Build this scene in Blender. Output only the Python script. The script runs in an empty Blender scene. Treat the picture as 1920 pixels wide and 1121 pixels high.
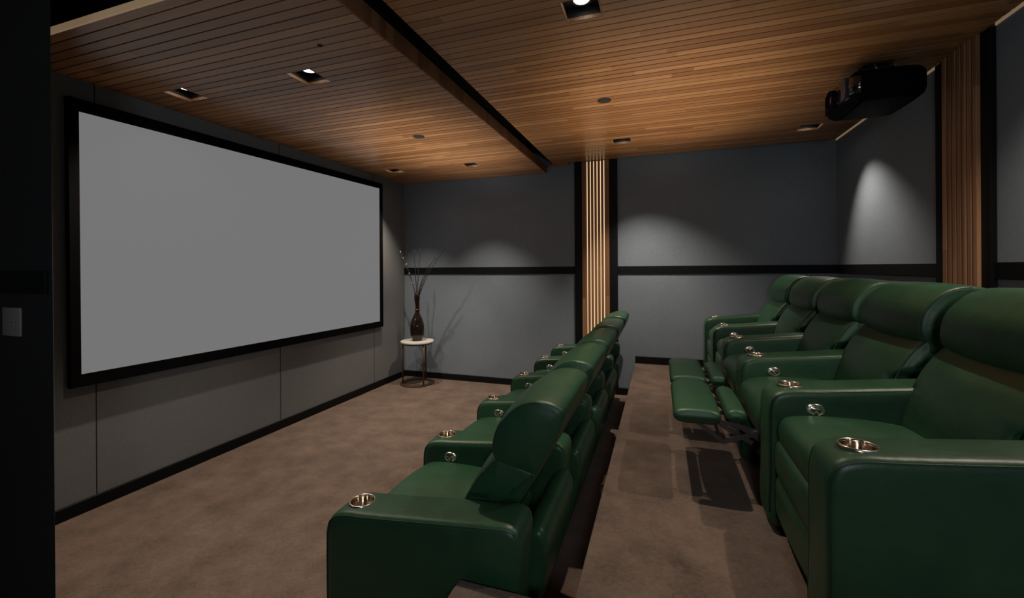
import bpy, bmesh, math, random
from mathutils import Vector, Matrix
random.seed(7)
sc = bpy.context.scene
COL = sc.collection
PI = math.pi

# ------------------------------------------------------------------ helpers
def link(o, parent=None):
    COL.objects.link(o)
    if parent is not None:
        o.parent = parent
    return o

def obj(name, bm, mat, parent=None, smooth=True, sharp=None):
    me = bpy.data.meshes.new(name)
    bmesh.ops.recalc_face_normals(bm, faces=bm.faces[:])
    bm.to_mesh(me); bm.free()
    mats = mat if isinstance(mat, (list, tuple)) else [mat]
    for m in mats:
        me.materials.append(m)
    if smooth:
        me.polygons.foreach_set('use_smooth', [True] * len(me.polygons))
        if sharp:
            me.set_sharp_from_angle(angle=math.radians(sharp))
    return link(bpy.data.objects.new(name, me), parent)

def thing(name, label, cat, loc=(0, 0, 0), group=None, rotz=0):
    o = bpy.data.objects.new(name, None)
    o.empty_display_size = .1
    link(o)
    o.location = loc; o.rotation_euler = (0, 0, rotz)
    o['label'] = label; o['category'] = cat
    if group: o['group'] = group
    return o

def tag(o, label, cat, group=None):
    o['label'] = label; o['category'] = cat
    if group: o['group'] = group
    return o

def struct(name, bm, mat, smooth=False, sharp=None, parent=None):
    o = obj(name, bm, mat, parent, smooth, sharp)
    if parent is None:
        o['kind'] = 'structure'
    return o

def box(bm, x0, x1, y0, y1, z0, z1, bev=0, seg=2, mi=0):
    v = [bm.verts.new(p) for p in ((x0,y0,z0),(x1,y0,z0),(x1,y1,z0),(x0,y1,z0),(x0,y0,z1),(x1,y0,z1),(x1,y1,z1),(x0,y1,z1))]
    fs = [bm.faces.new([v[i] for i in q]) for q in ((3,2,1,0),(4,5,6,7),(0,1,5,4),(1,2,6,5),(2,3,7,6),(3,0,4,7))]
    for f in fs: f.material_index = mi
    if bev:
        es = list({e for f in fs for e in f.edges})
        bmesh.ops.bevel(bm, geom=es, offset=bev, segments=seg, profile=.5, affect='EDGES')
    return v

def tube(bm, pts, r, seg=8, closed=False, caps=True, taper=None):
    pts = [Vector(p) for p in pts]
    n = len(pts); rings = []
    prev = None
    for i, p in enumerate(pts):
        if closed:
            t = pts[(i+1) % n] - pts[i-1]
        else:
            t = pts[min(i+1, n-1)] - pts[max(i-1, 0)]
        t.normalize()
        if prev is None:
            a = Vector((0,0,1)) if abs(t.z) < .9 else Vector((1,0,0))
            u = t.cross(a).normalized()
        else:
            u = (prev - t * prev.dot(t)).normalized()
        prev = u
        w = t.cross(u)
        rr = r if taper is None else r * taper(i / max(1, n-1))
        rings.append([bm.verts.new(p + (u*math.cos(2*PI*k/seg) + w*math.sin(2*PI*k/seg)) * rr) for k in range(seg)])
    for i in range(n if closed else n-1):
        A, B = rings[i], rings[(i+1) % n]
        for k in range(seg):
            bm.faces.new((A[k], A[(k+1) % seg], B[(k+1) % seg], B[k]))
    if not closed and caps:
        bm.faces.new(rings[0][::-1]); bm.faces.new(rings[-1])

def lathe(bm, prof, seg=32, c=(0,0,0), close=False, mi=0):
    rings = []
    for r, z in prof:
        if r < 1e-5:
            rings.append([bm.verts.new((c[0], c[1], c[2]+z))])
        else:
            rings.append([bm.verts.new((c[0]+r*math.cos(2*PI*k/seg), c[1]+r*math.sin(2*PI*k/seg), c[2]+z)) for k in range(seg)])
    pairs = list(zip(rings, rings[1:]))
    if close: pairs.append((rings[-1], rings[0]))
    for A, B in pairs:
        for k in range(seg):
            k2 = (k+1) % seg
            if len(A) == 1 and len(B) == 1: continue
            if len(A) == 1: f = bm.faces.new((A[0], B[k2], B[k]))
            elif len(B) == 1: f = bm.faces.new((A[k], A[k2], B[0]))
            else: f = bm.faces.new((A[k], A[k2], B[k2], B[k]))
            f.material_index = mi

def smooth_closed(ctrl, n=72):
    """Catmull-Rom closed curve through 2-D control points, resampled evenly."""
    P = [Vector((a, b)) for a, b in ctrl]; m = len(P); out = []
    for i in range(m):
        p0, p1, p2, p3 = P[i-1], P[i], P[(i+1) % m], P[(i+2) % m]
        t01 = (p1-p0).length**.5 + 1e-6; t12 = (p2-p1).length**.5 + 1e-6; t23 = (p3-p2).length**.5 + 1e-6
        m1 = (p2-p1) + t12*((p1-p0)/t01 - (p2-p0)/(t01+t12))
        m2 = (p2-p1) + t12*((p3-p2)/t23 - (p3-p1)/(t12+t23))
        for k in range(14):
            t = k/14
            out.append((2*t**3-3*t**2+1)*p1 + (t**3-2*t**2+t)*m1 + (-2*t**3+3*t**2)*p2 + (t**3-t**2)*m2)
    L = [0]
    for i in range(len(out)):
        L.append(L[-1] + (out[(i+1) % len(out)] - out[i]).length)
    res = []; j = 0
    for k in range(n):
        d = L[-1]*k/n
        while L[j+1] < d: j += 1
        f = (d-L[j])/max(1e-9, L[j+1]-L[j])
        res.append(out[j].lerp(out[(j+1) % len(out)], f))
    return res

def normals2(P):
    n = len(P); A = sum(P[i].x*P[(i+1) % n].y - P[(i+1) % n].x*P[i].y for i in range(n))
    s = 1 if A > 0 else -1
    N = []
    for i in range(n):
        t = P[(i+1) % n] - P[i-1]
        N.append(Vector((t.y, -t.x)).normalized()*s)
    return N

def cushion(bm, prof, w, r=.03, bulge=.0, cap=.006, bulge_fn=None, yc=0, nr=5, nm=10, dip=None):
    """upholstered block: a side profile in x,z swept across y with rolled edges, a crowned face and puffed sides"""
    N = normals2(prof); secs = []
    for k in range(nr+1):
        a = PI/2*(1 - k/nr)
        secs.append((-(w/2-r) - r*math.sin(a), r*(1-math.cos(a))))
    for k in range(1, nm):
        secs.append((-(w/2-r) + (w-2*r)*k/nm, 0))
    for k in range(nr+1):
        a = PI/2*k/nr
        secs.append(((w/2-r) + r*math.sin(a), r*(1-math.cos(a))))
    rings = []
    for y, ins in secs:
        s = min(1, abs(y)/(w/2)); b = bulge*(1-s*s)
        ring = []
        for p, nn in zip(prof, N):
            wt = 1 if bulge_fn is None else bulge_fn(p, nn)
            q = p + nn*(b*wt - ins)
            if dip: q = q + Vector(dip(p, s))
            ring.append(bm.verts.new((q.x, yc+y, q.y)))
        rings.append(ring)
    n = len(prof)
    for A, B in zip(rings, rings[1:]):
        for k in range(n):
            bm.faces.new((A[k], A[(k+1) % n], B[(k+1) % n], B[k]))
    for ring, sg in ((rings[0], -1), (rings[-1], 1)):
        c = sum((v.co for v in ring), Vector())/n
        prev = ring
        for f, h in ((.9, .35), (.75, .65), (.5, .88), (.25, 1)):
            nx = [bm.verts.new(c + (v.co-c)*f + Vector((0, sg*cap*h, 0))) for v in ring]
            for k in range(n):
                bm.faces.new((prev[k], prev[(k+1) % n], nx[(k+1) % n], nx[k]))
            prev = nx
        bm.faces.new(prev)

# ------------------------------------------------------------------ materials
def newmat(name):
    m = bpy.data.materials.new(name); m.use_nodes = True
    nt = m.node_tree
    b = nt.nodes['Principled BSDF']
    return m, nt, b

def mat_plain(name, col, rough=.5, metal=0, spec=.5, emis=None, es=0, coat=0, bump=None):
    m, nt, b = newmat(name)
    b.inputs['Base Color'].default_value = (*col, 1)
    b.inputs['Roughness'].default_value = rough
    b.inputs['Metallic'].default_value = metal
    b.inputs['Specular IOR Level'].default_value = spec
    b.inputs['Coat Weight'].default_value = coat
    if emis:
        b.inputs['Emission Color'].default_value = (*emis, 1)
        b.inputs['Emission Strength'].default_value = es
    n = nt.nodes.new('ShaderNodeTexNoise'); n.inputs['Scale'].default_value = (bump or (60, 0))[0]
    tc = nt.nodes.new('ShaderNodeTexCoord'); nt.links.new(tc.outputs['Object'], n.inputs['Vector'])
    if bump:
        bp = nt.nodes.new('ShaderNodeBump'); bp.inputs['Strength'].default_value = bump[1]; bp.inputs['Distance'].default_value = .002
        nt.links.new(n.outputs['Fac'], bp.inputs['Height']); nt.links.new(bp.outputs['Normal'], b.inputs['Normal'])
    else:
        mr = nt.nodes.new('ShaderNodeMapRange')
        mr.inputs['To Min'].default_value = max(0, rough-.04); mr.inputs['To Max'].default_value = min(1, rough+.04)
        nt.links.new(n.outputs['Fac'], mr.inputs['Value']); nt.links.new(mr.outputs['Result'], b.inputs['Roughness'])
    return m

def ramp(nt, stops):
    r = nt.nodes.new('ShaderNodeValToRGB')
    el = r.color_ramp.elements
    el[0].position, el[0].color = stops[0][0], (*stops[0][1], 1)
    el[1].position, el[1].color = stops[1][0], (*stops[1][1], 1)
    for p, c in stops[2:]:
        e = el.new(p); e.color = (*c, 1)
    return r

def mat_leather(name, c0, c1, rough=.41):
    m, nt, b = newmat(name); L = nt.links.new
    tc = nt.nodes.new('ShaderNodeTexCoord')
    n1 = nt.nodes.new('ShaderNodeTexNoise'); n1.inputs['Scale'].default_value = 5; n1.inputs['Detail'].default_value = 4
    L(tc.outputs['Object'], n1.inputs['Vector'])
    r = ramp(nt, ((.3, c0), (.7, c1))); L(n1.outputs['Fac'], r.inputs['Fac']); L(r.outputs['Color'], b.inputs['Base Color'])
    mr = nt.nodes.new('ShaderNodeMapRange'); mr.inputs['To Min'].default_value = rough-.06; mr.inputs['To Max'].default_value = rough+.1
    L(n1.outputs['Fac'], mr.inputs['Value']); L(mr.outputs['Result'], b.inputs['Roughness'])
    v = nt.nodes.new('ShaderNodeTexVoronoi'); v.inputs['Scale'].default_value = 260; v.feature = 'DISTANCE_TO_EDGE'
    L(tc.outputs['Object'], v.inputs['Vector'])
    n2 = nt.nodes.new('ShaderNodeTexNoise'); n2.inputs['Scale'].default_value = 9; n2.inputs['Detail'].default_value = 3
    L(tc.outputs['Object'], n2.inputs['Vector'])
    b1 = nt.nodes.new('ShaderNodeBump'); b1.inputs['Strength'].default_value = .12; b1.inputs['Distance'].default_value = .001
    L(v.outputs['Distance'], b1.inputs['Height'])
    b2 = nt.nodes.new('ShaderNodeBump'); b2.inputs['Strength'].default_value = .35; b2.inputs['Distance'].default_value = .012
    L(n2.outputs['Fac'], b2.inputs['Height']); L(b1.outputs['Normal'], b2.inputs['Normal']); L(b2.outputs['Normal'], b.inputs['Normal'])
    b.inputs['Specular IOR Level'].default_value = .5
    return m

def mat_carpet(name, c0, c1):
    m, nt, b = newmat(name); L = nt.links.new
    tc = nt.nodes.new('ShaderNodeTexCoord')
    n1 = nt.nodes.new('ShaderNodeTexNoise'); n1.inputs['Scale'].default_value = 4.5; n1.inputs['Detail'].default_value = 5; n1.inputs['Roughness'].default_value = .65
    n2 = nt.nodes.new('ShaderNodeTexNoise'); n2.inputs['Scale'].default_value = 60; n2.inputs['Detail'].default_value = 6; n2.inputs['Roughness'].default_value = .75
    for n in (n1, n2): L(tc.outputs['Object'], n.inputs['Vector'])
    mx = nt.nodes.new('ShaderNodeMath'); mx.operation = 'MULTIPLY_ADD'; mx.inputs[1].default_value = .45
    L(n2.outputs['Fac'], mx.inputs[0])
    mm = nt.nodes.new('ShaderNodeMath'); mm.operation = 'MULTIPLY'; mm.inputs[1].default_value = .55
    L(n1.outputs['Fac'], mm.inputs[0]); L(mm.outputs[0], mx.inputs[2])
    r = ramp(nt, ((.32, c0), (.68, c1))); L(mx.outputs[0], r.inputs['Fac']); L(r.outputs['Color'], b.inputs['Base Color'])
    b.inputs['Roughness'].default_value = .95; b.inputs['Specular IOR Level'].default_value = .1
    b.inputs['Sheen Weight'].default_value = .25; b.inputs['Sheen Roughness'].default_value = .5
    bp = nt.nodes.new('ShaderNodeBump'); bp.inputs['Strength'].default_value = .6; bp.inputs['Distance'].default_value = .008
    L(n2.outputs['Fac'], bp.inputs['Height']); L(bp.outputs['Normal'], b.inputs['Normal'])
    return m

def mat_fabric(name, c0, c1):
    m, nt, b = newmat(name); L = nt.links.new
    tc = nt.nodes.new('ShaderNodeTexCoord')
    mp = nt.nodes.new('ShaderNodeMapping'); mp.inputs['Scale'].default_value = (1, 1, .6)
    L(tc.outputs['Object'], mp.inputs['Vector'])
    n1 = nt.nodes.new('ShaderNodeTexNoise'); n1.inputs['Scale'].default_value = 70; n1.inputs['Detail'].default_value = 6; n1.inputs['Roughness'].default_value = .7
    L(mp.outputs['Vector'], n1.inputs['Vector'])
    n2 = nt.nodes.new('ShaderNodeTexNoise'); n2.inputs['Scale'].default_value = 1.6; n2.inputs['Detail'].default_value = 2
    L(tc.outputs['Object'], n2.inputs['Vector'])
    ad = nt.nodes.new('ShaderNodeMath'); ad.operation = 'MULTIPLY_ADD'; ad.inputs[1].default_value = .6
    hf = nt.nodes.new('ShaderNodeMath'); hf.operation = 'MULTIPLY'; hf.inputs[1].default_value = .4
    L(n2.outputs['Fac'], hf.inputs[0]); L(n1.outputs['Fac'], ad.inputs[0]); L(hf.outputs[0], ad.inputs[2])
    r = ramp(nt, ((.35, c0), (.65, c1))); L(ad.outputs[0], r.inputs['Fac']); L(r.outputs['Color'], b.inputs['Base Color'])
    b.inputs['Roughness'].default_value = .9; b.inputs['Specular IOR Level'].default_value = .15
    bp = nt.nodes.new('ShaderNodeBump'); bp.inputs['Strength'].default_value = .25; bp.inputs['Distance'].default_value = .002
    L(n1.outputs['Fac'], bp.inputs['Height']); L(bp.outputs['Normal'], b.inputs['Normal'])
    return m

def mat_wood(name, stops, axis, pitch, rough=.38, spec=.5):
    """grain runs along `axis`; every slat of width `pitch` across it has its own tone"""
    m, nt, b = newmat(name); L = nt.links.new
    tc = nt.nodes.new('ShaderNodeTexCoord'); sx = nt.nodes.new('ShaderNodeSeparateXYZ'); L(tc.outputs['Object'], sx.inputs['Vector'])
    across = {'x': 'Y', 'z': 'X', 'zy': 'Y'}[axis]
    along = {'x': 'X', 'z': 'Z', 'zy': 'Z'}[axis]
    dv = nt.nodes.new('ShaderNodeMath'); dv.operation = 'DIVIDE'; dv.inputs[1].default_value = pitch; L(sx.outputs[across], dv.inputs[0])
    fl = nt.nodes.new('ShaderNodeMath'); fl.operation = 'FLOOR'; L(dv.outputs[0], fl.inputs[0])
    w1 = nt.nodes.new('ShaderNodeTexWhiteNoise'); w1.noise_dimensions = '1D'; L(fl.outputs[0], w1.inputs['W'])
    # board lengths within a slat
    a1 = nt.nodes.new('ShaderNodeMath'); a1.operation = 'MULTIPLY_ADD'; a1.inputs[1].default_value = .62
    sh = nt.nodes.new('ShaderNodeMath'); sh.operation = 'MULTIPLY'; sh.inputs[1].default_value = 7.3; L(w1.outputs['Value'], sh.inputs[0])
    L(sx.outputs[along], a1.inputs[0]); L(sh.outputs[0], a1.inputs[2])
    f2 = nt.nodes.new('ShaderNodeMath'); f2.operation = 'FLOOR'; L(a1.outputs[0], f2.inputs[0])
    cb = nt.nodes.new('ShaderNodeCombineXYZ'); L(fl.outputs[0], cb.inputs['X']); L(f2.outputs[0], cb.inputs['Y'])
    w2 = nt.nodes.new('ShaderNodeTexWhiteNoise'); w2.noise_dimensions = '2D'; L(cb.outputs[0], w2.inputs['Vector'])
    mp = nt.nodes.new('ShaderNodeMapping')
    mp.inputs['Scale'].default_value = {'x': (1.2, 40, 40), 'z': (40, 40, 1.5), 'zy': (40, 40, 1.5)}[axis]
    L(tc.outputs['Object'], mp.inputs['Vector'])
    n = nt.nodes.new('ShaderNodeTexNoise'); n.inputs['Scale'].default_value = 1.0; n.inputs['Detail'].default_value = 5; n.inputs['Distortion'].default_value = .6
    L(mp.outputs['Vector'], n.inputs['Vector'])
    mx = nt.nodes.new('ShaderNodeMath'); mx.operation = 'MULTIPLY_ADD'; mx.inputs[1].default_value = .45; L(w2.outputs['Value'], mx.inputs[0])
    hf = nt.nodes.new('ShaderNodeMath'); hf.operation = 'MULTIPLY'; hf.inputs[1].default_value = .55; L(n.outputs['Fac'], hf.inputs[0]); L(hf.outputs[0], mx.inputs[2])
    r = ramp(nt, stops); L(mx.outputs[0], r.inputs['Fac']); L(r.outputs['Color'], b.inputs['Base Color'])
    b.inputs['Roughness'].default_value = rough; b.inputs['Specular IOR Level'].default_value = spec
    bp = nt.nodes.new('ShaderNodeBump'); bp.inputs['Strength'].default_value = .15; bp.inputs['Distance'].default_value = .002
    L(n.outputs['Fac'], bp.inputs['Height']); L(bp.outputs['Normal'], b.inputs['Normal'])
    return m

M = {}
M['leather'] = mat_leather('green_leather', (.013, .053, .024), (.021, .076, .037))
M['piping'] = mat_leather('green_piping', (.012, .030, .016), (.018, .040, .022), .45)
M['carpet'] = mat_carpet('taupe_carpet', (.062, .041, .030), (.205, .142, .109))
M['wall'] = mat_fabric('grey_wall_fabric', (.182, .223, .274), (.232, .278, .334))
M['wall_side'] = mat_fabric('warm_grey_wall_fabric', (.175, .186, .198), (.215, .226, .236))
M['dark_wall'] = mat_fabric('dimmed_wall_fabric', (.024, .024, .026), (.032, .032, .034))  # colour lowered so the unlit partition stays dim; also used for joints
M['soffit'] = mat_plain('black_soffit_paint', (.012, .012, .013), .9)
M['trim'] = mat_plain('black_trim_lacquer', (.004, .0045, .006), .6, spec=.2)
M['wood'] = mat_wood('oak_ceiling_slats', ((.25, (.30, .132, .048)), (.75, (.54, .275, .118)), (.5, (.42, .200, .080))), 'x', .0649, .29, .7)
M['wood_v'] = mat_wood('oak_wall_slats', ((.25, (.20, .095, .045)), (.75, (.40, .210, .105))), 'z', .043, .45)
M['wood_vy'] = mat_wood('oak_wall_slats_side', ((.25, (.26, .125, .062)), (.75, (.48, .26, .145))), 'zy', .043, .45)
M['groove'] = mat_plain('dark_groove_board', (.020, .010, .006), .8)
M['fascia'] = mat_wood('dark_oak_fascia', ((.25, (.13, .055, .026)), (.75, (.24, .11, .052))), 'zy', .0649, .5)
M['led'] = mat_plain('warm_led_strip', (.8, .6, .4), .5, emis=(1.0, .70, .40), es=1.05)
M['cove_glow'] = mat_plain('warm_edge_glow', (.5, .35, .2), .5, emis=(1.0, .68, .40), es=.15)
M['bulb'] = mat_plain('downlight_lens', (1, 1, 1), .3, emis=(1, .93, .82), es=6)
M['black'] = mat_plain('matt_black', (.006, .006, .006), .6)
M['frame'] = mat_plain('black_velvet_frame', (.003, .003, .0035), .9, spec=.05)
M['chrome'] = mat_plain('brushed_steel', (.75, .68, .60), .22, 1)
M['chrome_dark'] = mat_plain('steel_well', (.85, .74, .63), .12, 1)
M['button'] = mat_plain('dark_button', (.03, .03, .03), .4)
M['mech'] = mat_plain('dark_steel_linkage', (.16, .15, .15), .35, .8)
M['base'] = mat_plain('black_chair_base', (.007, .009, .008), .7)
M['marble'] = mat_plain('white_table_top', (.62, .60, .57), .35)
M['bronze'] = mat_plain('bronze_table_frame', (.14, .085, .05), .4, .7)
M['twig'] = mat_plain('dark_twig_bark', (.030, .026, .020), .8)
M['bud'] = mat_plain('pale_twig_bud', (.30, .28, .23), .7)
M['switch'] = mat_plain('beige_switch_plastic', (.27, .25, .235), .4)
M['proj'] = mat_plain('black_plastic', (.004, .004, .005), .5, spec=.04)
M['cover'] = mat_plain('gloss_black_front', (.006, .006, .008), .14, spec=.9, coat=.6)
M['lens'] = mat_plain('projector_lens_glass', (.02, .03, .06), .05, spec=1.0)

# screen: a self-lit pale grey surface
m, nt, b = newmat('grey_lit_screen')
b.inputs['Base Color'].default_value = (.002, .002, .002, 1); b.inputs['Roughness'].default_value = .9
b.inputs['Specular IOR Level'].default_value = 0
b.inputs['Emission Color'].default_value = (1, 1, 1, 1); b.inputs['Emission Strength'].default_value = .176
n = nt.nodes.new('ShaderNodeTexNoise'); n.inputs['Scale'].default_value = 2
r = ramp(nt, ((0, (.98, .98, .985)), (1, (1, 1, 1)))); nt.links.new(n.outputs['Fac'], r.inputs['Fac']); nt.links.new(r.outputs['Color'], b.inputs['Emission Color'])
M['screen'] = m
# smoked glass vase
m, nt, b = newmat('smoked_brown_glass')
b.inputs['Base Color'].default_value = (.10, .055, .035, 1); b.inputs['Roughness'].default_value = .06
b.inputs['Transmission Weight'].default_value = .55; b.inputs['IOR'].default_value = 1.45
n = nt.nodes.new('ShaderNodeTexNoise'); n.inputs['Scale'].default_value = 8
r = ramp(nt, ((.3, (.022, .013, .009)), (.7, (.040, .024, .016)))); nt.links.new(n.outputs['Fac'], r.inputs['Fac']); nt.links.new(r.outputs['Color'], b.inputs['Base Color'])
M['glass'] = m

# ------------------------------------------------------------------ dimensions (metres)
XL, XR, YF, YB = -3.622, 1.82, 5.567, -2.2
Z1, Z2, ZS = 2.861, 2.967, 3.14       # front ceiling, rear ceiling, soffit above
XFA = -1.415                           # fascia between the two ceilings
YN = 1.36                              # near edge of the timber ceilings
XP, ZP = -.30, .408                    # platform edge and height

# ------------------------------------------------------------------ shell
bm = bmesh.new(); box(bm, XL-.1, XR+.1, YB, YF+.1, -.1, 0); struct('floor', bm, M['carpet'])
bm = bmesh.new(); box(bm, XP, XR, 1.34, YF, 0.0, ZP, .012, 3); struct('platform', bm, M['carpet'], True, 40)
bm = bmesh.new(); box(bm, -.665, XR, YB, 1.345, 0.0, .53, .012, 3); struct('entrance_step', bm, M['carpet'], True, 40)
bm = bmesh.new(); box(bm, XL-.1, XL, YB, YF+.1, 0, ZS)
# joints between the wall panels
struct('wall_left', bm, M['wall_side'])
bm = bmesh.new(); box(bm, XL, XR, YF, YF+.1, 0, ZS); struct('wall_far', bm, M['wall'])
bm = bmesh.new(); box(bm, XR, XR+.1, YB, YF+.1, 0, ZS); struct('wall_right', bm, M['wall'])
bm = bmesh.new(); box(bm, XL-.1, XR+.1, YB-.1, YB, 0, ZS); struct('wall_near', bm, M['dark_wall'])
bm = bmesh.new(); box(bm, XL-.1, XR+.1, YB-.1, YF+.1, ZS, ZS+.1); struct('ceiling', bm, M['soffit'])
# entrance partition with a splayed reveal
bm = bmesh.new()
pb = [(XL, 1.0), (-2.232, 1.0), (-2.50, 1.12), (XL, 1.12)]
pt = [(XL, 1.0), (-2.249, 1.0), (-2.515, 1.12), (XL, 1.12)]
lo = [bm.verts.new((x, y, 0)) for x, y in pb]; hi = [bm.verts.new((x, y, ZS)) for x, y in pt]
bm.faces.new(lo[::-1]); bm.faces.new(hi)
for k in range(4): bm.faces.new((lo[k], lo[(k+1) % 4], hi[(k+1) % 4], hi[k]))
struct('wall_entrance', bm, M['dark_wall'])

tn = [0]
def trim(x0, x1, y0, y1, z0, z1, mat='trim', bev=.003):
    tn[0] += 1
    bm = bmesh.new(); box(bm, x0, x1, y0, y1, z0, z1, bev, 1)
    return struct('trim_%d' % tn[0], bm, M[mat])

# panel joints on the screen wall (thin shadow gaps covered by slim strips)
for y in (1.835, 3.33, 4.83):
    trim(XL, XL+.0015, y-.003, y+.003, .09, 2.86, 'dark_wall', 0)
# baseboards
bm = bmesh.new(); box(bm, XL, XL+.018, 1.12, YF, 0, .085, .003, 1); struct('baseboard_left', bm, M['trim'])
bm = bmesh.new(); box(bm, XL+.018, XP-.002, YF-.018, YF, 0, .085, .003, 1); struct('baseboard_far', bm, M['trim'])
bm = bmesh.new(); box(bm, XP, XR, YF-.018, YF, ZP, ZP+.088, .003, 1); struct('baseboard_platform', bm, M['trim'])
bm = bmesh.new(); box(bm, XR-.018, XR, 1.36, YF-.018, ZP, ZP+.088, .003, 1); struct('baseboard_right', bm, M['trim'])
# chair rails
RZ0, RZ1 = 1.521, 1.616
trim(XL, -1.046, YF-.014, YF, RZ0, RZ1)
trim(-.503, XR, YF-.014, YF, RZ0, RZ1)
trim(XR-.014, XR, 3.737, YF-.014, RZ0, RZ1)
trim(XR-.014, XR, 1.2, 3.217, RZ0, RZ1)
trim(XL, -2.262, .986, 1.0, 1.512, 1.603)
# upright black trims either side of the slatted columns
trim(-1.046, -.948, YF-.03, YF, .0, Z2)
trim(-.602, -.503, YF-.03, YF, .0, Z2)
trim(XR-.03, XR, 3.629, 3.737, ZP, Z2)
trim(XR-.03, XR, 3.217, 3.297, ZP, Z2)

# ------------------------------------------------------------------ timber ceilings
PITCH, GAP = .0649, .0085
LIGHTS_F = [(-3.222, 2.165), (-2.178, 2.24), (-3.23, 4.75), (-2.18, 4.80)]
LIGHTS_R = [(-.385, 2.275), (-.385, 4.79), (1.40, 4.96), (1.40, 2.275)]
HS = .102
def slat_ceiling(name, x0, x1, y0, y1, z, holes):
    bm = bmesh.new()
    y = math.floor(y0/PITCH)*PITCH
    while y < y1:
        a, b_ = max(y+GAP/2, y0), min(y+PITCH-GAP/2, y1)
        if b_-a > .004:
            rects = [(x0, x1, a, b_)]
            for hx, hy in holes:
                out = []
                for (p, q, c, d) in rects:
                    hx0, hx1, hy0, hy1 = hx-HS, hx+HS, hy-HS, hy+HS
                    if q <= hx0 or p >= hx1 or d <= hy0 or c >= hy1:
                        out.append((p, q, c, d)); continue
                    if p < hx0: out.append((p, hx0, c, d))
                    if q > hx1: out.append((hx1, q, c, d))
                    cc, dd = c, d
                    if c < hy0: out.append((max(p, hx0), min(q, hx1), c, hy0))
                    if d > hy1: out.append((max(p, hx0), min(q, hx1), hy1, d))
                rects = out
            for (p, q, c, d) in rects:
                if q-p > .002 and d-c > .002:
                    box(bm, p, q, c, d, z, z+.016)
        y += PITCH
    return bm
def ceiling(name, x0, x1, y0, y1, z, holes):
    o = struct(name, slat_ceiling(name, x0, x1, y0, y1, z, holes), M['wood'])
    bm = bmesh.new()
    # dark backing board with openings for the downlights
    xs = sorted({x0, x1} | {h[0]-HS for h in holes} | {h[0]+HS for h in holes})
    ys = sorted({y0, y1} | {h[1]-HS for h in holes} | {h[1]+HS for h in holes})
    for a, b_ in zip(xs, xs[1:]):
        for c, d in zip(ys, ys[1:]):
            mx, my = (a+b_)/2, (c+d)/2
            if any(abs(mx-h[0]) < HS and abs(my-h[1]) < HS for h in holes): continue
            box(bm, a, b_, c, d, z+.0165, z+.03)
    obj('backing_board', bm, M['groove'], o, False)
    return o
ceiling('ceiling', XL+.001, XFA-.012, YN+.012, YF-.001, Z1, LIGHTS_F)
ceiling('ceiling', XFA+.088, XR-.028, YN+.012, YF-.052, Z2, LIGHTS_R)
# fascia of the lower ceiling, facing the seats
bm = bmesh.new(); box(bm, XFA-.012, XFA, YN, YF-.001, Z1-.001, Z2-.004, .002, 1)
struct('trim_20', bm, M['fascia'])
# oak near edge and right-hand wall top, warm light put in as emission
bm = bmesh.new(); box(bm, XL+.001, XFA-.013, YN-.002, YN+.012, Z1-.001, Z1+.034, .002, 1); struct('trim_21', bm, M['cove_glow'])
bm = bmesh.new(); box(bm, XR-.006, XR-.0005, 1.3, 3.217, Z2-.002, Z2+.05); box(bm, XR-.006, XR-.0005, 3.737, YF-.002, Z2-.002, Z2+.05)
struct('trim_22', bm, M['cove_glow'])
bm = bmesh.new(); box(bm, XFA+.002, XFA+.30, YF-.05, YF-.001, Z2-.03, Z2+.002, .002, 1); struct('trim_23', bm, M['wood'])  # added wood block for the lit patch of wall at the gap

# ------------------------------------------------------------------ recessed downlights
def spot(loc, power, parent, size=92, blend=1.0, col=(1, .85, .68)):
    l = bpy.data.lights.new('downlight_beam', 'SPOT'); l.energy = power; l.spot_size = math.radians(size); l.spot_blend = blend
    l.color = col; l.shadow_soft_size = .018
    o = bpy.data.objects.new('downlight_beam', l); link(o, parent); o.location = loc
    return o
def make_downlight():
    t = thing('recessed_downlight', 'x', 'downlight', group='square recessed downlights')
    bm = bmesh.new(); h = HS-.001
    for a, b_, c, d in ((-h, -h+.008, -h, h), (h-.008, h, -h, h), (-h+.008, h-.008, -h, -h+.008), (-h+.008, h-.008, h-.008, h)):
        box(bm, a, b_, c, d, .0, .020)
    obj('oak_lining', bm, M['wood_v'], t, False)
    bm = bmesh.new()
    for a, b_, c, d in ((-h, -h+.008, -h, h), (h-.008, h, -h, h), (-h+.008, h-.008, -h, -h+.008), (-h+.008, h-.008, h-.008, h)):
        box(bm, a, b_, c, d, .0205, .062)
    obj('black_housing', bm, M['black'], t, False)
    bm = bmesh.new(); box(bm, -h+.009, h-.009, -h+.009, h-.009, .062, .075)
    obj('black_plate', bm, M['black'], t, False)
    bm = bmesh.new(); lathe(bm, [(.056, .0615), (.056, .050), (.046, .048), (.043, .056)], 28); obj('lamp_ring', bm, M['black'], t)
    bm = bmesh.new(); lathe(bm, [(0, .046), (.02, .0465), (.038, .049), (.043, .0555), (0, .0555)], 28); obj('lamp_lens', bm, M['bulb'], t)
    return t
DL = [
 (LIGHTS_F[0], Z1, 'square black recessed downlight over the near end of the grey screen, close to the wall', 130),
 (LIGHTS_F[1], Z1, 'square black recessed downlight in the lower ceiling, near pair, farther from the screen', 120),
 (LIGHTS_F[2], Z1, 'square recessed downlight above the far end of the screen, over the side table corner', 120),
 (LIGHTS_F[3], Z1, 'square recessed downlight in the lower ceiling by the far wall, nearer the ceiling step', 175),
 (LIGHTS_R[0], Z2, 'large-looking square black downlight at the top edge of the photo with bright round lamp', 110),
 (LIGHTS_R[1], Z2, 'square recessed downlight by the far wall just right of the lit slatted column', 190),
 (LIGHTS_R[2], Z2, 'square recessed downlight below left of the projector, in the far right ceiling corner', 100),
]
proto = make_downlight()
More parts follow.
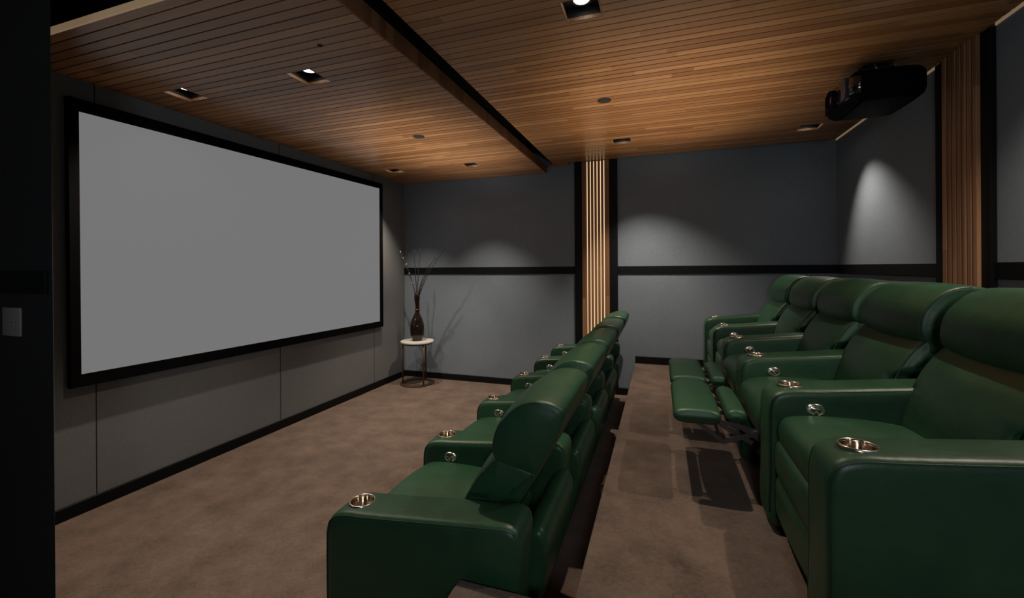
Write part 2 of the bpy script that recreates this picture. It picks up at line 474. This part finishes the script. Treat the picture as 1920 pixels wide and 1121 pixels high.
for i, ((x, y), z, lab, pw) in enumerate(DL):
    if i == 0: t = proto
    else:
        t = proto.copy(); COL.objects.link(t)
        for ch in list(proto.children):
            if ch.type != 'MESH': continue
            c = ch.copy(); COL.objects.link(c); c.parent = t
    t.location = (x, y, z); t['label'] = lab
def aim(o, target):
    d = Vector(target) - o.location
    o.rotation_euler = d.to_track_quat('-Z', 'Y').to_euler()
AIM = {0: ((-3.35, 2.5, .0), 120, .8), 2: ((-3.28, 4.75, .4), 84, .8), 5: ((.10, 5.1, .0), 86, 1), 6: ((1.72, 4.42, .9), 74, .9)}
for i, ((x, y), z, lab, pw) in enumerate(DL):
    tg, size, bl = AIM.get(i, ((x, y, 0), 86, 1))
    o = spot((x, y, z-.006), pw, None, size, bl)
    aim(o, tg)
spot((1.40, 2.275, Z2-.006), 85, None, 120, 1)  # unseen, assumed downlight: beam added without a fixture

# small ceiling fittings
def fitting(x, y, z, r, label):
    bm = bmesh.new(); lathe(bm, [(0, -.002), (r*.7, -.0025), (r*.8, -.004), (r, -.003), (r, .001), (0, .001)], 28)
    o = obj('ceiling_speaker', bm, M['black'])
    o.location = (x, y, z); tag(o, label, 'ceiling speaker', 'small round ceiling fittings')
fitting(-2.171, 3.589, Z1, .055, 'small round dark fitting in the lower ceiling above the screen middle')
fitting(-.423, 3.569, Z2, .055, 'small round dark fitting in the upper ceiling before the lit column')
fitting(-1.803, 1.938, Z1, .014, 'tiny round sensor dot in the lower ceiling near the step')

# ------------------------------------------------------------------ slatted columns
def column(label, horizontal, base, mat, lit, z0):
    """seven oak slats with six narrow gaps; u runs along the wall, d out of it"""
    t = thing('slatted_wood_column', label, 'wall column', loc=base)
    W = .344; gaps = [.0665 + .0425*k for k in range(6)]; g = .0135
    if not lit: W = .330; gaps = [.046 + .0475*k for k in range(6)]; g = .015
    def bx(bm, u0, u1, d0, d1, za, zb, bev=0):
        if horizontal: box(bm, u0, u1, -d1, -d0, za, zb, bev, 1)
        else: box(bm, -d1, -d0, -u1, -u0, za, zb, bev, 1)
    edges = [0] + [v for c in gaps for v in (c-g/2, c+g/2)] + [W]
    H = Z2 - z0 - (.001 if horizontal else .001)
    for k in range(7):
        bm = bmesh.new(); bx(bm, edges[2*k], edges[2*k+1], .014, .046, 0, H, .002)
        obj('slat', bm, mat, t, False)
    bm = bmesh.new(); bx(bm, 0, W, .0, .010, 0, H); obj('backing_board', bm, M['groove'], t, False)
    if lit:
        for c in gaps:
            bm = bmesh.new(); bx(bm, c-.0062, c+.0062, .0105, .0135, .01, H-.002); obj('light_strip', bm, M['led'], t, False)
    return t
column('oak slatted column on the far wall with six glowing warm light strips', True, (-.947, YF-.001, 0), M['wood_v'], True, 0)
column('unlit oak slatted column between black trims on the right wall', False, (XR-.001, 3.628, ZP), M['wood_vy'], False, ZP)

# ------------------------------------------------------------------ projection screen
t = thing('projection_screen', 'large grey projection screen in a thick black frame on the left wall', 'projection screen', (XL, 3.33, 1.78))
SC = [(1.733, 2.642), (4.919, 2.690), (4.915, .892), (1.738, .922)]      # visible picture corners (y, z)
OU = [(1.676, 2.722), (4.972, 2.762), (4.974, .815), (1.684, .842)]
bm = bmesh.new()
def L_(y, z, x): return (x-XL, y-3.33+0, z-1.78)
inn = [L_(y, z, XL+.040) for y, z in SC]; out = [L_(y, z, XL+.046) for y, z in OU]; bk = [L_(y, z, XL+.001) for y, z in OU]
ins = [L_(y, z, XL+.030) for y, z in SC]
vi = [bm.verts.new(p) for p in inn]; vo = [bm.verts.new(p) for p in out]; vb = [bm.verts.new(p) for p in bk]; vs = [bm.verts.new(p) for p in ins]
for k in range(4):
    j = (k+1) % 4
    bm.faces.new((vi[k], vi[j], vo[j], vo[k])); bm.faces.new((vo[k], vo[j], vb[j], vb[k])); bm.faces.new((vi[k], vi[j], vs[j], vs[k]))
bm.faces.new(vb)
obj('frame', bm, M['frame'], t, False)
bm = bmesh.new(); vv = [bm.verts.new(L_(y, z, XL+.032)) for y, z in SC]; bm.faces.new(vv)
obj('screen_surface', bm, M['screen'], t, False)

# ------------------------------------------------------------------ light switch on the entrance partition
bx0 = bp0 = None
t = thing('light_switch', 'beige square light switch on the dark partition at the left edge', 'light switch', (-2.505, 1.0, 1.398))
bm = bmesh.new(); box(bm, -.065, .062, -.010, -.0005, -.063, .054, .004, 2); obj('wall_plate', bm, M['switch'], t, True, 40)
bm = bmesh.new(); box(bm, .002, .034, -.014, -.0105, -.004, .012, .002, 1); obj('rocker', bm, M['switch'], t, True, 40)
bm = bmesh.new(); box(bm, .002, .034, -.014, -.0105, -.022, -.006, .002, 1); obj('rocker', bm, M['switch'], t, True, 40)

# ------------------------------------------------------------------ projector hung under the ceiling
t = thing('projector', 'black projector hanging from the timber ceiling by the right wall', 'projector', (1.395, 3.60, Z2))
bm = bmesh.new()
outl = smooth_closed([(-.185, -.20), (-.175, -.27), (-.08, -.285), (.09, -.28), (.165, -.235), (.185, -.1), (.185, .12), (.165, .25), (.08, .285), (-.08, .285), (-.165, .265), (-.19, .19), (-.20, .0)], 64)
N2 = normals2(outl)
zs = [(-.292, .07), (-.286, .034), (-.268, .010), (-.235, 0), (-.15, 0), (-.122, .006), (-.103, .024), (-.097, .05)]
rings = [[bm.verts.new(((p.x-nn.x*i_)*1.16, (p.y-nn.y*i_)*.88, z)) for p, nn in zip(outl, N2)] for z, i_ in zs]
PX = 1.42
for A, B in zip(rings, rings[1:]):
    for k in range(64): bm.faces.new((A[k], A[(k+1) % 64], B[(k+1) % 64], B[k]))
bm.faces.new(rings[0][::-1]); bm.faces.new(rings[-1])
obj('housing', bm, M['proj'], t)
bm = bmesh.new()
arc = [(p, nn) for p, nn in zip(outl, N2)]
ks = [i for i in range(64) if outl[i].x < -.125]
st = next(i for i in ks if (i-1) % 64 not in ks); run = [(st+k) % 64 for k in range(len(ks))]
cols = []
for i in run:
    p, nn = arc[i]
    cols.append([bm.verts.new(((p.x+nn.x*o_)*1.16, (p.y+nn.y*o_)*.88, z)) for z, o_ in ((-.248, -.002), (-.244, .006), (-.14, .006), (-.136, -.002))])
for A, B in zip(cols, cols[1:]):
    for k in range(3): bm.faces.new((A[k], B[k], B[k+1], A[k+1]))
obj('front_cover', bm, M['cover'], t)
bm = bmesh.new()
lathe(bm, [(.0, .0), (.060, .0), (.066, .012), (.066, .045), (.058, .050), (.052, .03), (.0, .026)], 32)
bmesh.ops.rotate(bm, verts=bm.verts[:], cent=(0,0,0), matrix=Matrix.Rotation(-PI/2, 3, 'Y'))
bmesh.ops.translate(bm, verts=bm.verts[:], vec=(-.215, .0, -.20))
ring_o = obj('lens_ring', bm, M['proj'], t)
bm = bmesh.new(); lathe(bm, [(0, .012), (.025, .010), (.05, .0)], 32)
bmesh.ops.rotate(bm, verts=bm.verts[:], cent=(0,0,0), matrix=Matrix.Rotation(-PI/2, 3, 'Y'))
bmesh.ops.translate(bm, verts=bm.verts[:], vec=(-.243, .0, -.20))
obj('lens_glass', bm, M['lens'], ring_o)
bm = bmesh.new(); box(bm, -.236, -.205, -.20, -.08, -.262, -.125, .003, 2); obj('vent_panel', bm, M['lens'], t, True, 40)
bm = bmesh.new(); box(bm, -.236, -.205, .08, .16, -.262, -.125, .003, 2); obj('vent_panel', bm, M['proj'], t, True, 40)
bm = bmesh.new(); box(bm, -.12, .06, -.15, .11, -.099, -.06, .006, 2); tube(bm, [(0, 0, -.062), (0, 0, -.012)], .05, 16); box(bm, -.08, .08, -.08, .08, -.013, -.001, .003, 1)
obj('ceiling_mount', bm, M['black'], t, True, 40)
for sy in (-1, 1):
    bm = bmesh.new(); tube(bm, [(.05*sy, -.19, -.10), (.05*sy, -.15, -.055), (.03*sy, -.08, -.012)], .006, 8); obj('mount_brace', bm, M['chrome'], t)

# ------------------------------------------------------------------ side table, vase, twigs
TX, TY = -3.215, 5.245
t = thing('side_table', 'small round white-topped side table with slim bronze legs in the far left corner', 'side table', (TX, TY, 0))
bm = bmesh.new(); lathe(bm, [(0, .572), (.218, .572), (.228, .577), (.230, .588), (.225, .597), (0, .598)], 48); obj('table_top', bm, M['marble'], t, True, 50)
bm = bmesh.new(); tube(bm, [(.20*math.cos(2*PI*k/40), .20*math.sin(2*PI*k/40), .562) for k in range(40)], .008, 8, True); obj('top_ring', bm, M['bronze'], t)
bm = bmesh.new(); lathe(bm, [(.165, .002), (.235, .002), (.238, .012), (.165, .012)], 48, close=True); obj('base_ring', bm, M['bronze'], t, True, 40)
for a in (205, 325, 85):
    ca, sa = math.cos(math.radians(a)), math.sin(math.radians(a))
    bm = bmesh.new(); tube(bm, [(.20*ca, .20*sa, .010), (.20*ca, .20*sa, .56)], .011, 10); obj('leg', bm, M['bronze'], t)
t = thing('vase', 'smoked brown glass bottle vase standing on the white side table', 'vase', (TX, TY, .599))
bm = bmesh.new()
lathe(bm, [(0, .001), (.055, .001), (.066, .008), (.088, .06), (.098, .13), (.096, .21), (.074, .295), (.042, .36), (.026, .40), (.023, .47), (.025, .50), (.036, .56), (.039, .61), (.034, .665), (.030, .665), (.034, .61), (.031, .56), (.019, .50), (.018, .40), (.036, .36), (.066, .295), (.087, .21), (.089, .13), (.08, .06), (.058, .014), (0, .010)], 36)
obj('glass_body', bm, M['glass'], t)
bm = bmesh.new(); tube(bm, [(.027*math.cos(2*PI*k/24), .027*math.sin(2*PI*k/24), .43) for k in range(24)], .006, 8, True); obj('neck_band', bm, M['bronze'], t)
# twigs: (tip offset x, z above floor, label)
TW = [(-.215, 1.83, 'dry twig leaning furthest left towards the screen, pale buds on it'),
      (-.17, 1.66, 'shorter dry twig leaning left out of the vase'),
      (-.02, 1.86, 'straight thin dry twig rising from the vase, left of the upright pair'),
      (.06, 1.88, 'straight thin dry twig rising from the vase, right of the upright pair'),
      (.22, 1.66, 'shorter dry twig leaning right out of the vase'),
      (.30, 1.74, 'kinked dry twig leaning right below the longest twig'),
      (.43, 1.87, 'longest dry twig leaning far right across the black rail')]
for i, (dx, zt, lab) in enumerate(TW):
    bm = bmesh.new(); pts = []
    rnd = random.Random(i*3+1)
    base = Vector((TX + dx*.05, TY+.01*(i-3)*.5, .80)); neck = Vector((TX + dx*.06, TY + .004*(i-3), 1.22)); tip = Vector((TX+dx, TY+rnd.uniform(-.08, .06), zt))
    for k in range(4): pts.append(base.lerp(neck, k/4))
    for k in range(15):
        f = k/14; p = neck.lerp(tip, f); p.x += .10*dx*math.sin(PI*f)*-1
        j = .008*f
        p += Vector((rnd.uniform(-j, j), rnd.uniform(-j, j), 0)); pts.append(p)
    tube(bm, pts, 0.0065, 6, taper=lambda f: 1-.55*f)
    o = obj('dry_twig', bm, M['twig']); tag(o, lab, 'twig', 'dry twigs in the vase')
    for q in ((8, 11, 14, 16, 18) if i in (0, 5, 6) else (12, 17)):
        p = pts[q] + Vector((rnd.uniform(-.006, .006), 0, .004)); bb = bmesh.new()
        bmesh.ops.create_uvsphere(bb, u_segments=8, v_segments=6, radius=.011 if i == 0 else .007)
        bmesh.ops.scale(bb, verts=bb.verts[:], vec=(.8, .8, 1.5)); bmesh.ops.translate(bb, verts=bb.verts[:], vec=p)
        obj('bud', bb, M['bud'] if i == 0 else M['twig'], o)

# ------------------------------------------------------------------ recliners
def top_z(x): return .632 + .105*max(0, x)
def boolean_hole(o, x, y, r, depth):
    bm = bmesh.new(); bmesh.ops.create_cone(bm, cap_ends=True, segments=40, radius1=r, radius2=r, depth=depth*2)
    bmesh.ops.translate(bm, verts=bm.verts[:], vec=(x, y, top_z(x)))
    me = bpy.data.meshes.new('cut'); bm.to_mesh(me); bm.free()
    c = bpy.data.objects.new('cut', me); COL.objects.link(c)
    md = o.modifiers.new('cut', 'BOOLEAN'); md.operation = 'DIFFERENCE'; md.object = c; md.solver = 'EXACT'
    dg = bpy.context.evaluated_depsgraph_get(); dg.update()
    nm = bpy.data.meshes.new_from_object(o.evaluated_get(dg))
    o.modifiers.clear(); old = o.data
    if len(nm.polygons) > 100: o.data = nm
    bpy.data.objects.remove(c); bpy.data.meshes.remove(me)
    o.data.set_sharp_from_angle(angle=math.radians(50))

AW = .192       # arm width
def make_arm(t, yc, panel, label=None):
    prof = [(0.0, .06), (0.0, .30), (0.0, .50), (.004, .575), (.022, .618), (.065, .640), (.20, .655), (.45, .682), (.70, .708), (.775, .712), (.803, .690), (.803, .60), (.785, .35), (.745, .10), (.72, .035), (.65, .03), (.40, .03), (.10, .03), (.015, .035)]
    P = smooth_closed(prof, 150)
    bm = bmesh.new(); cushion(bm, P, AW, r=.028, cap=.004, bulge=.004, yc=0)
    a = obj('armrest', bm, M['leather'], t)
    a.location = (0, 0, 0)
    boolean_hole(a, .105, 0, .0455, .10)
    a.location = (0, yc, 0)
    # seams along both top edges
    seam = [p for p in P if p.y > .56 or (p.x < .03 and p.y > .08)]
    seam = sorted([p for p in P if (p.x < .05 and p.y > .08 and p.y < .62)], key=lambda p: p.y) + sorted([p for p in P if p.y >= .62 and p.x < .80], key=lambda p: p.x)
    for sg in (-1, 1):
        bm = bmesh.new(); tube(bm, [(p.x + (.004 if p.y < .6 else 0), sg*(AW/2-.0085), p.y - (.0105 if p.y > .61 else .004*(p.y-.08))) for p in seam], .0034, 6)
        obj('piping', bm, M['piping'], a)
    # cup holder
    cx, zt = .105, top_z(.105)+.008
    bm = bmesh.new(); lathe(bm, [(.0440, -.004), (.0450, .003), (.0490, .0050), (.0530, .003), (.0535, -.006), (.0450, -.012)], 40, (cx, 0, zt))
    cup = obj('cup_holder', bm, M['chrome'], a)
    bm = bmesh.new(); lathe(bm, [(.0445, .002), (.0430, -.075), (.037, -.082), (0, -.082)], 40, (cx, 0, zt)); obj('cup_well', bm, M['chrome_dark'], cup)
    if panel:
        s = -1; px, pz = .175, .572; yy = s*(AW/2+.0035)
        bm = bmesh.new()
        lathe(bm, [(0, .0105), (.020, .0105), (.024, .006), (.030, .0085), (.036, .0055), (.038, -.006)], 36)
        bmesh.ops.scale(bm, verts=bm.verts[:], vec=(1, .72, 1))
        bmesh.ops.rotate(bm, verts=bm.verts[:], cent=(0,0,0), matrix=Matrix.Rotation(PI/2, 3, 'X'))
        bmesh.ops.translate(bm, verts=bm.verts[:], vec=(px, yy, pz))
        pn = obj('control_panel', bm, M['chrome'], a)
        for dx in (-.011, .011):
            bm = bmesh.new(); lathe(bm, [(0, .0145), (.006, .014), (.0075, .010)], 16)
            bmesh.ops.rotate(bm, verts=bm.verts[:], cent=(0,0,0), matrix=Matrix.Rotation(PI/2, 3, 'X'))
            bmesh.ops.translate(bm, verts=bm.verts[:], vec=(px+dx, yy, pz)); obj('button', bm, M['button'], pn)
    return a

def piping(parent, P, w, r, keep, inset=.35):
    """a stitched seam round both edges of a cushion, on the chosen stretch of its profile"""
    N = normals2(P); q = [p - n*(r*.29) + n*.001 for p, n in zip(P, N)]
    n = len(q); ks = [keep(P[i]) for i in range(n)]
    runs = []; cur = []
    start = next((i for i in range(n) if not ks[i]), 0)
    for i in range(start, start+n):
        if ks[i % n]: cur.append(q[i % n])
        elif cur: runs.append(cur); cur = []
    if cur: runs.append(cur)
    for sg in (-1, 1):
        bm = bmesh.new()
        for run in runs:
            if len(run) > 2: tube(bm, [(p.x, sg*(w/2-r*.29), p.y) for p in run], .0036, 6)
        obj('piping', bm, M['piping'], parent)

def make_recliner(pitch, label, group, lean, extended, arms, backw):
    """local x runs from the front of the arms to the back, y along the row, seat centre at y=0"""
    t = thing('recliner', label, 'recliner', group=group)
    sw = pitch - AW - .004
    # seat
    if extended:
        sp = [(-.005, .40), (-.012, .455), (.015, .510), (.08, .535), (.25, .548), (.45, .54), (.62, .50), (.64, .42), (.55, .38), (.25, .36), (.12, .30), (.045, .31), (.01, .35)]
    else:
        sp = [(.030, .445), (.030, .49), (.048, .525), (.10, .542), (.25, .552), (.45, .542), (.62, .50), (.64, .42), (.55, .39), (.25, .385), (.10, .395), (.045, .41)]
    P = smooth_closed(sp, 90)
    bm = bmesh.new(); cushion(bm, P, sw, r=.03, bulge=.022, cap=0, bulge_fn=lambda p, n: max(0, n.y)+.15*max(0, -n.x))
    seat = obj('seat_cushion', bm, M['leather'], t)
    # back cushion
    def ln(pts): return [(x + lean*max(0, z-.6), z) for x, z in pts]
    bpf = smooth_closed(ln([(.475, .50), (.490, .60), (.535, .73), (.590, .825), (.628, .866), (.636, .872), (.66, .869), (.75, .848), (.796, .834), (.800, .826), (.770, .76), (.700, .625), (.640, .50), (.55, .46)]), 90)
    bm = bmesh.new(); cushion(bm, bpf, backw, r=.022, bulge=.030, cap=.012, bulge_fn=lambda p, n: max(0, -n.x)*min(1, max(0, (.88-p.y)/.1)))
    for v in bm.verts:
        lim = sw/2 - .001 + max(0, min(1, (v.co.z-.70)/.10))*.1
        if abs(v.co.y) > lim: v.co.y = math.copysign(lim, v.co.y)
    bk = obj('back_cushion', bm, M['leather'], t)
    piping(bk, bpf, backw, .026, lambda p: p.x < .64+lean*.3 and .57 < p.y < .87 and p.x < (.50+.5*(p.y-.6)))
    hp = smooth_closed(ln([(.632, .858), (.612, .895), (.624, .985), (.664, 1.045), (.712, 1.085), (.770, 1.102), (.835, 1.096), (.872, 1.075), (.878, 1.04), (.862, .97), (.818, .868), (.800, .828), (.790, .822), (.75, .830), (.66, .846)]), 90)
    bm = bmesh.new(); cushion(bm, hp, backw+.004, r=.020, bulge=.020, cap=.012, bulge_fn=lambda p, n: max(0, -n.x) + .4*max(0, n.y), dip=lambda p, s: (0, -.020*(1-s*s)*max(0, min(1, (.95-p.y)/.1)) if p.x < .74 else 0))
    hd = obj('headrest', bm, M['leather'], t)
    piping(hd, hp, backw+.004, .026, lambda p: p.y > .88 and p.x < .80+lean*.45)
    # rear shell and base
    rp = smooth_closed([(.62, .06), (.68, .045), (.725, .05), (.745, .09), (.795, .26), (.845, .46), (.852, .57), (.825, .61), (.77, .59), (.71, .48), (.64, .30)], 80)
    bm = bmesh.new(); cushion(bm, rp, sw-.004, r=.03, cap=.004); obj('back_panel', bm, M['leather'], t)
    bm = bmesh.new(); box(bm, .10, .64, -sw/2+.01, sw/2-.01, .05, .375, .01, 2); obj('base', bm, M['base'], t, True, 40)
    for fx in (.16, .58):
        for fy in (-1, 1):
            bm = bmesh.new(); lathe(bm, [(0, 0), (.022, 0), (.026, .052), (0, .052)], 16, (fx, fy*(sw/2-.06), 0)); obj('foot', bm, M['base'], t)
    if not extended:
        fp = smooth_closed([(.024, .11), (.020, .18), (.020, .24), (.030, .272), (.020, .30), (.018, .36), (.024, .415), (.05, .430), (.09, .42), (.095, .27), (.09, .10), (.05, .09)], 90)
        bm = bmesh.new(); cushion(bm, fp, sw-.004, r=.015, bulge=.008, cap=0, bulge_fn=lambda p, n: max(0, -n.x)); obj('footrest', bm, M['leather'], t)
    else:
        fp = smooth_closed([(-.395, .425), (-.392, .455), (-.36, .472), (-.27, .478), (-.20, .472), (-.175, .455), (-.175, .425), (-.20, .405), (-.27, .402), (-.37, .405)], 60)
        bm = bmesh.new(); cushion(bm, fp, sw+.085, r=.025, bulge=.006, cap=.003, bulge_fn=lambda p, n: max(0, n.y)); ft = obj('footrest', bm, M['leather'], t)
        pp = smooth_closed([(-.142, .425), (-.138, .455), (-.115, .470), (-.075, .470), (-.052, .455), (-.050, .425), (-.075, .408), (-.115, .408)], 48)
        bm = bmesh.new(); cushion(bm, pp, sw-.04, r=.022, bulge=.006, cap=.003, bulge_fn=lambda p, n: max(0, n.y)); obj('footrest_pad', bm, M['leather'], t)
        for sg in (-1, 1):
            y = sg*(sw/2-.05)
            lk = bmesh.new()
            def bar(a, b_, yy):
                a = Vector((a[0], yy, a[1])); b_ = Vector((b_[0], yy, b_[1])); d = (b_-a).normalized(); nrm = Vector((-d.z, 0, d.x))*.011
                vs = []
                for off in (-.003, .003):
                    for p, q in ((a, 1), (b_, 1), (b_, -1), (a, -1)):
                        vs.append(lk.verts.new(p + nrm*q + Vector((0, off, 0))))
                for f in ((0,1,2,3), (7,6,5,4), (0,4,5,1), (1,5,6,2), (2,6,7,3), (3,7,4,0)): lk.faces.new([vs[i] for i in f])
            bar((.14, .33), (-.12, .395), y); bar((.14, .24), (-.08, .385), y+.009); bar((-.16, .300), (.02, .37), y-.009)
            bar((-.16, .300), (-.30, .398), y+.009); bar((-.11, .392), (-.20, .398), y); bar((-.02, .30), (-.20, .398), y+.018)
            obj('linkage', lk, M['mech'], t, False)
        bm = bmesh.new(); tube(bm, [(-.115, -sw/2+.06, .398), (-.115, sw/2-.06, .398)], .008, 8); tube(bm, [(-.165, -sw/2+.06, .30), (-.165, sw/2-.06, .30)], .008, 8)
        obj('cross_bar', bm, M['mech'], t)
    for side, panel in arms:
        make_arm(t, side*pitch/2, panel)
    return t

def dup(src, loc, label):
    r = src.copy(); COL.objects.link(r); r.location = loc; r['label'] = label
    for ch in list(src.children):
        c = ch.copy(); COL.objects.link(c); c.parent = r
        for g in list(ch.children):
            d = g.copy(); COL.objects.link(d); d.parent = c
            for h in list(g.children):
                e = h.copy(); COL.objects.link(e); e.parent = d
    return r

PF, PR = .742, .7153
FX, FY = -1.262, 1.462        # front row: arm fronts, first cup-holder line
RX, RY = .456, 1.564
gF, gR = 'recliners in the lower row facing the screen', 'recliners on the raised platform'
f0 = make_recliner(PF, 'green leather recliner at the near end of the lower row, both armrests in view', gF, .10, False, [(-1, False), (1, True)], .585)
f1 = make_recliner(PF, 'green leather recliner second from the near end of the lower row', gF, .10, False, [(1, True)], .585)
f0.location = (FX, FY+PF/2, 0); f1.location = (FX, FY+PF*1.5, 0)
for k, lab in ((2, 'green leather recliner in the middle of the lower row of five'),
               (3, 'green leather recliner second from the far wall in the lower row'),
               (4, 'green leather recliner at the far end of the lower row, by the lit column')):
    dup(f1, (FX, FY+PF*(k+.5), 0), lab)
r0 = make_recliner(PR, 'green leather recliner nearest on the raised platform, cut by the right photo edge', gR, .0, False, [(-1, False), (1, True)], .585)
r1 = make_recliner(PR, 'green leather recliner with footrest out, nearer of the two extended ones', gR, .0, True, [(1, True)], .585)
r3 = make_recliner(PR, 'green leather recliner second from the far wall on the raised platform', gR, .0, False, [(1, True)], .585)
r0.location = (RX, RY+PR/2, ZP); r1.location = (RX, RY+PR*1.5, ZP); r3.location = (RX, RY+PR*3.5, ZP)
dup(r1, (RX, RY+PR*2.5, ZP), 'green leather recliner with footrest out, farther of the two extended ones')
dup(r3, (RX, RY+PR*4.5, ZP), 'green leather recliner at the far end of the raised platform by the far wall')

# ------------------------------------------------------------------ light
w = bpy.data.worlds.new('dark'); sc.world = w; w.use_nodes = True
w.node_tree.nodes['Background'].inputs['Color'].default_value = (.02, .022, .025, 1)
def point(loc, power, col, r=.25):
    l = bpy.data.lights.new('near_fill', 'POINT'); l.energy = power; l.color = col; l.shadow_soft_size = r
    o = bpy.data.objects.new('near_fill', l); link(o); o.location = loc
def up_fill(loc, sx, sy, power, col):  # added fill aimed upwards to brighten the timber ceilings, no fixture
    l = bpy.data.lights.new('ceiling_fill', 'AREA'); l.shape = 'ELLIPSE'; l.size = sx; l.size_y = sy; l.spread = math.radians(115); l.energy = power; l.color = col
    o = bpy.data.objects.new('ceiling_fill', l); link(o); o.location = loc; o.rotation_euler = (PI, 0, 0)
up_fill((-2.2, 4.05, 2.2), 1.4, 2.2, 7.5, (1, .93, .86))
up_fill((.0, 3.9, 2.2), 1.8, 2.4, 9, (1, .84, .66))
# added fill behind the camera, lifts the near armrest sides
point((.25, -.9, 1.9), 46, (.9, .96, 1.0), .2)

# ------------------------------------------------------------------ camera
f_px, v0, yaw, roll = 805.56, 502.64, .3319, -.0062
cam = bpy.data.cameras.new('camera'); cam.sensor_width = 36; cam.sensor_fit = 'HORIZONTAL'
cam.lens = f_px/1920*36; cam.shift_y = (v0-560.5)/1920; cam.clip_start = .02
co = bpy.data.objects.new('camera', cam); link(co)
fw = Vector((-math.sin(yaw), math.cos(yaw), 0)); rt = Vector((math.cos(yaw), math.sin(yaw), 0)); up = Vector((0, 0, 1))
cr, sr = math.cos(roll), math.sin(roll)
R_ = rt*cr + up*sr; U_ = up*cr - rt*sr
mw = Matrix((( R_.x, U_.x, -fw.x, 0), (R_.y, U_.y, -fw.y, 0), (R_.z, U_.z, -fw.z, 1.6), (0, 0, 0, 1)))
co.matrix_world = mw
sc.camera = co
sc.view_settings.view_transform = 'Standard'
sc.view_settings.look = 'None'
sc.view_settings.exposure = 0
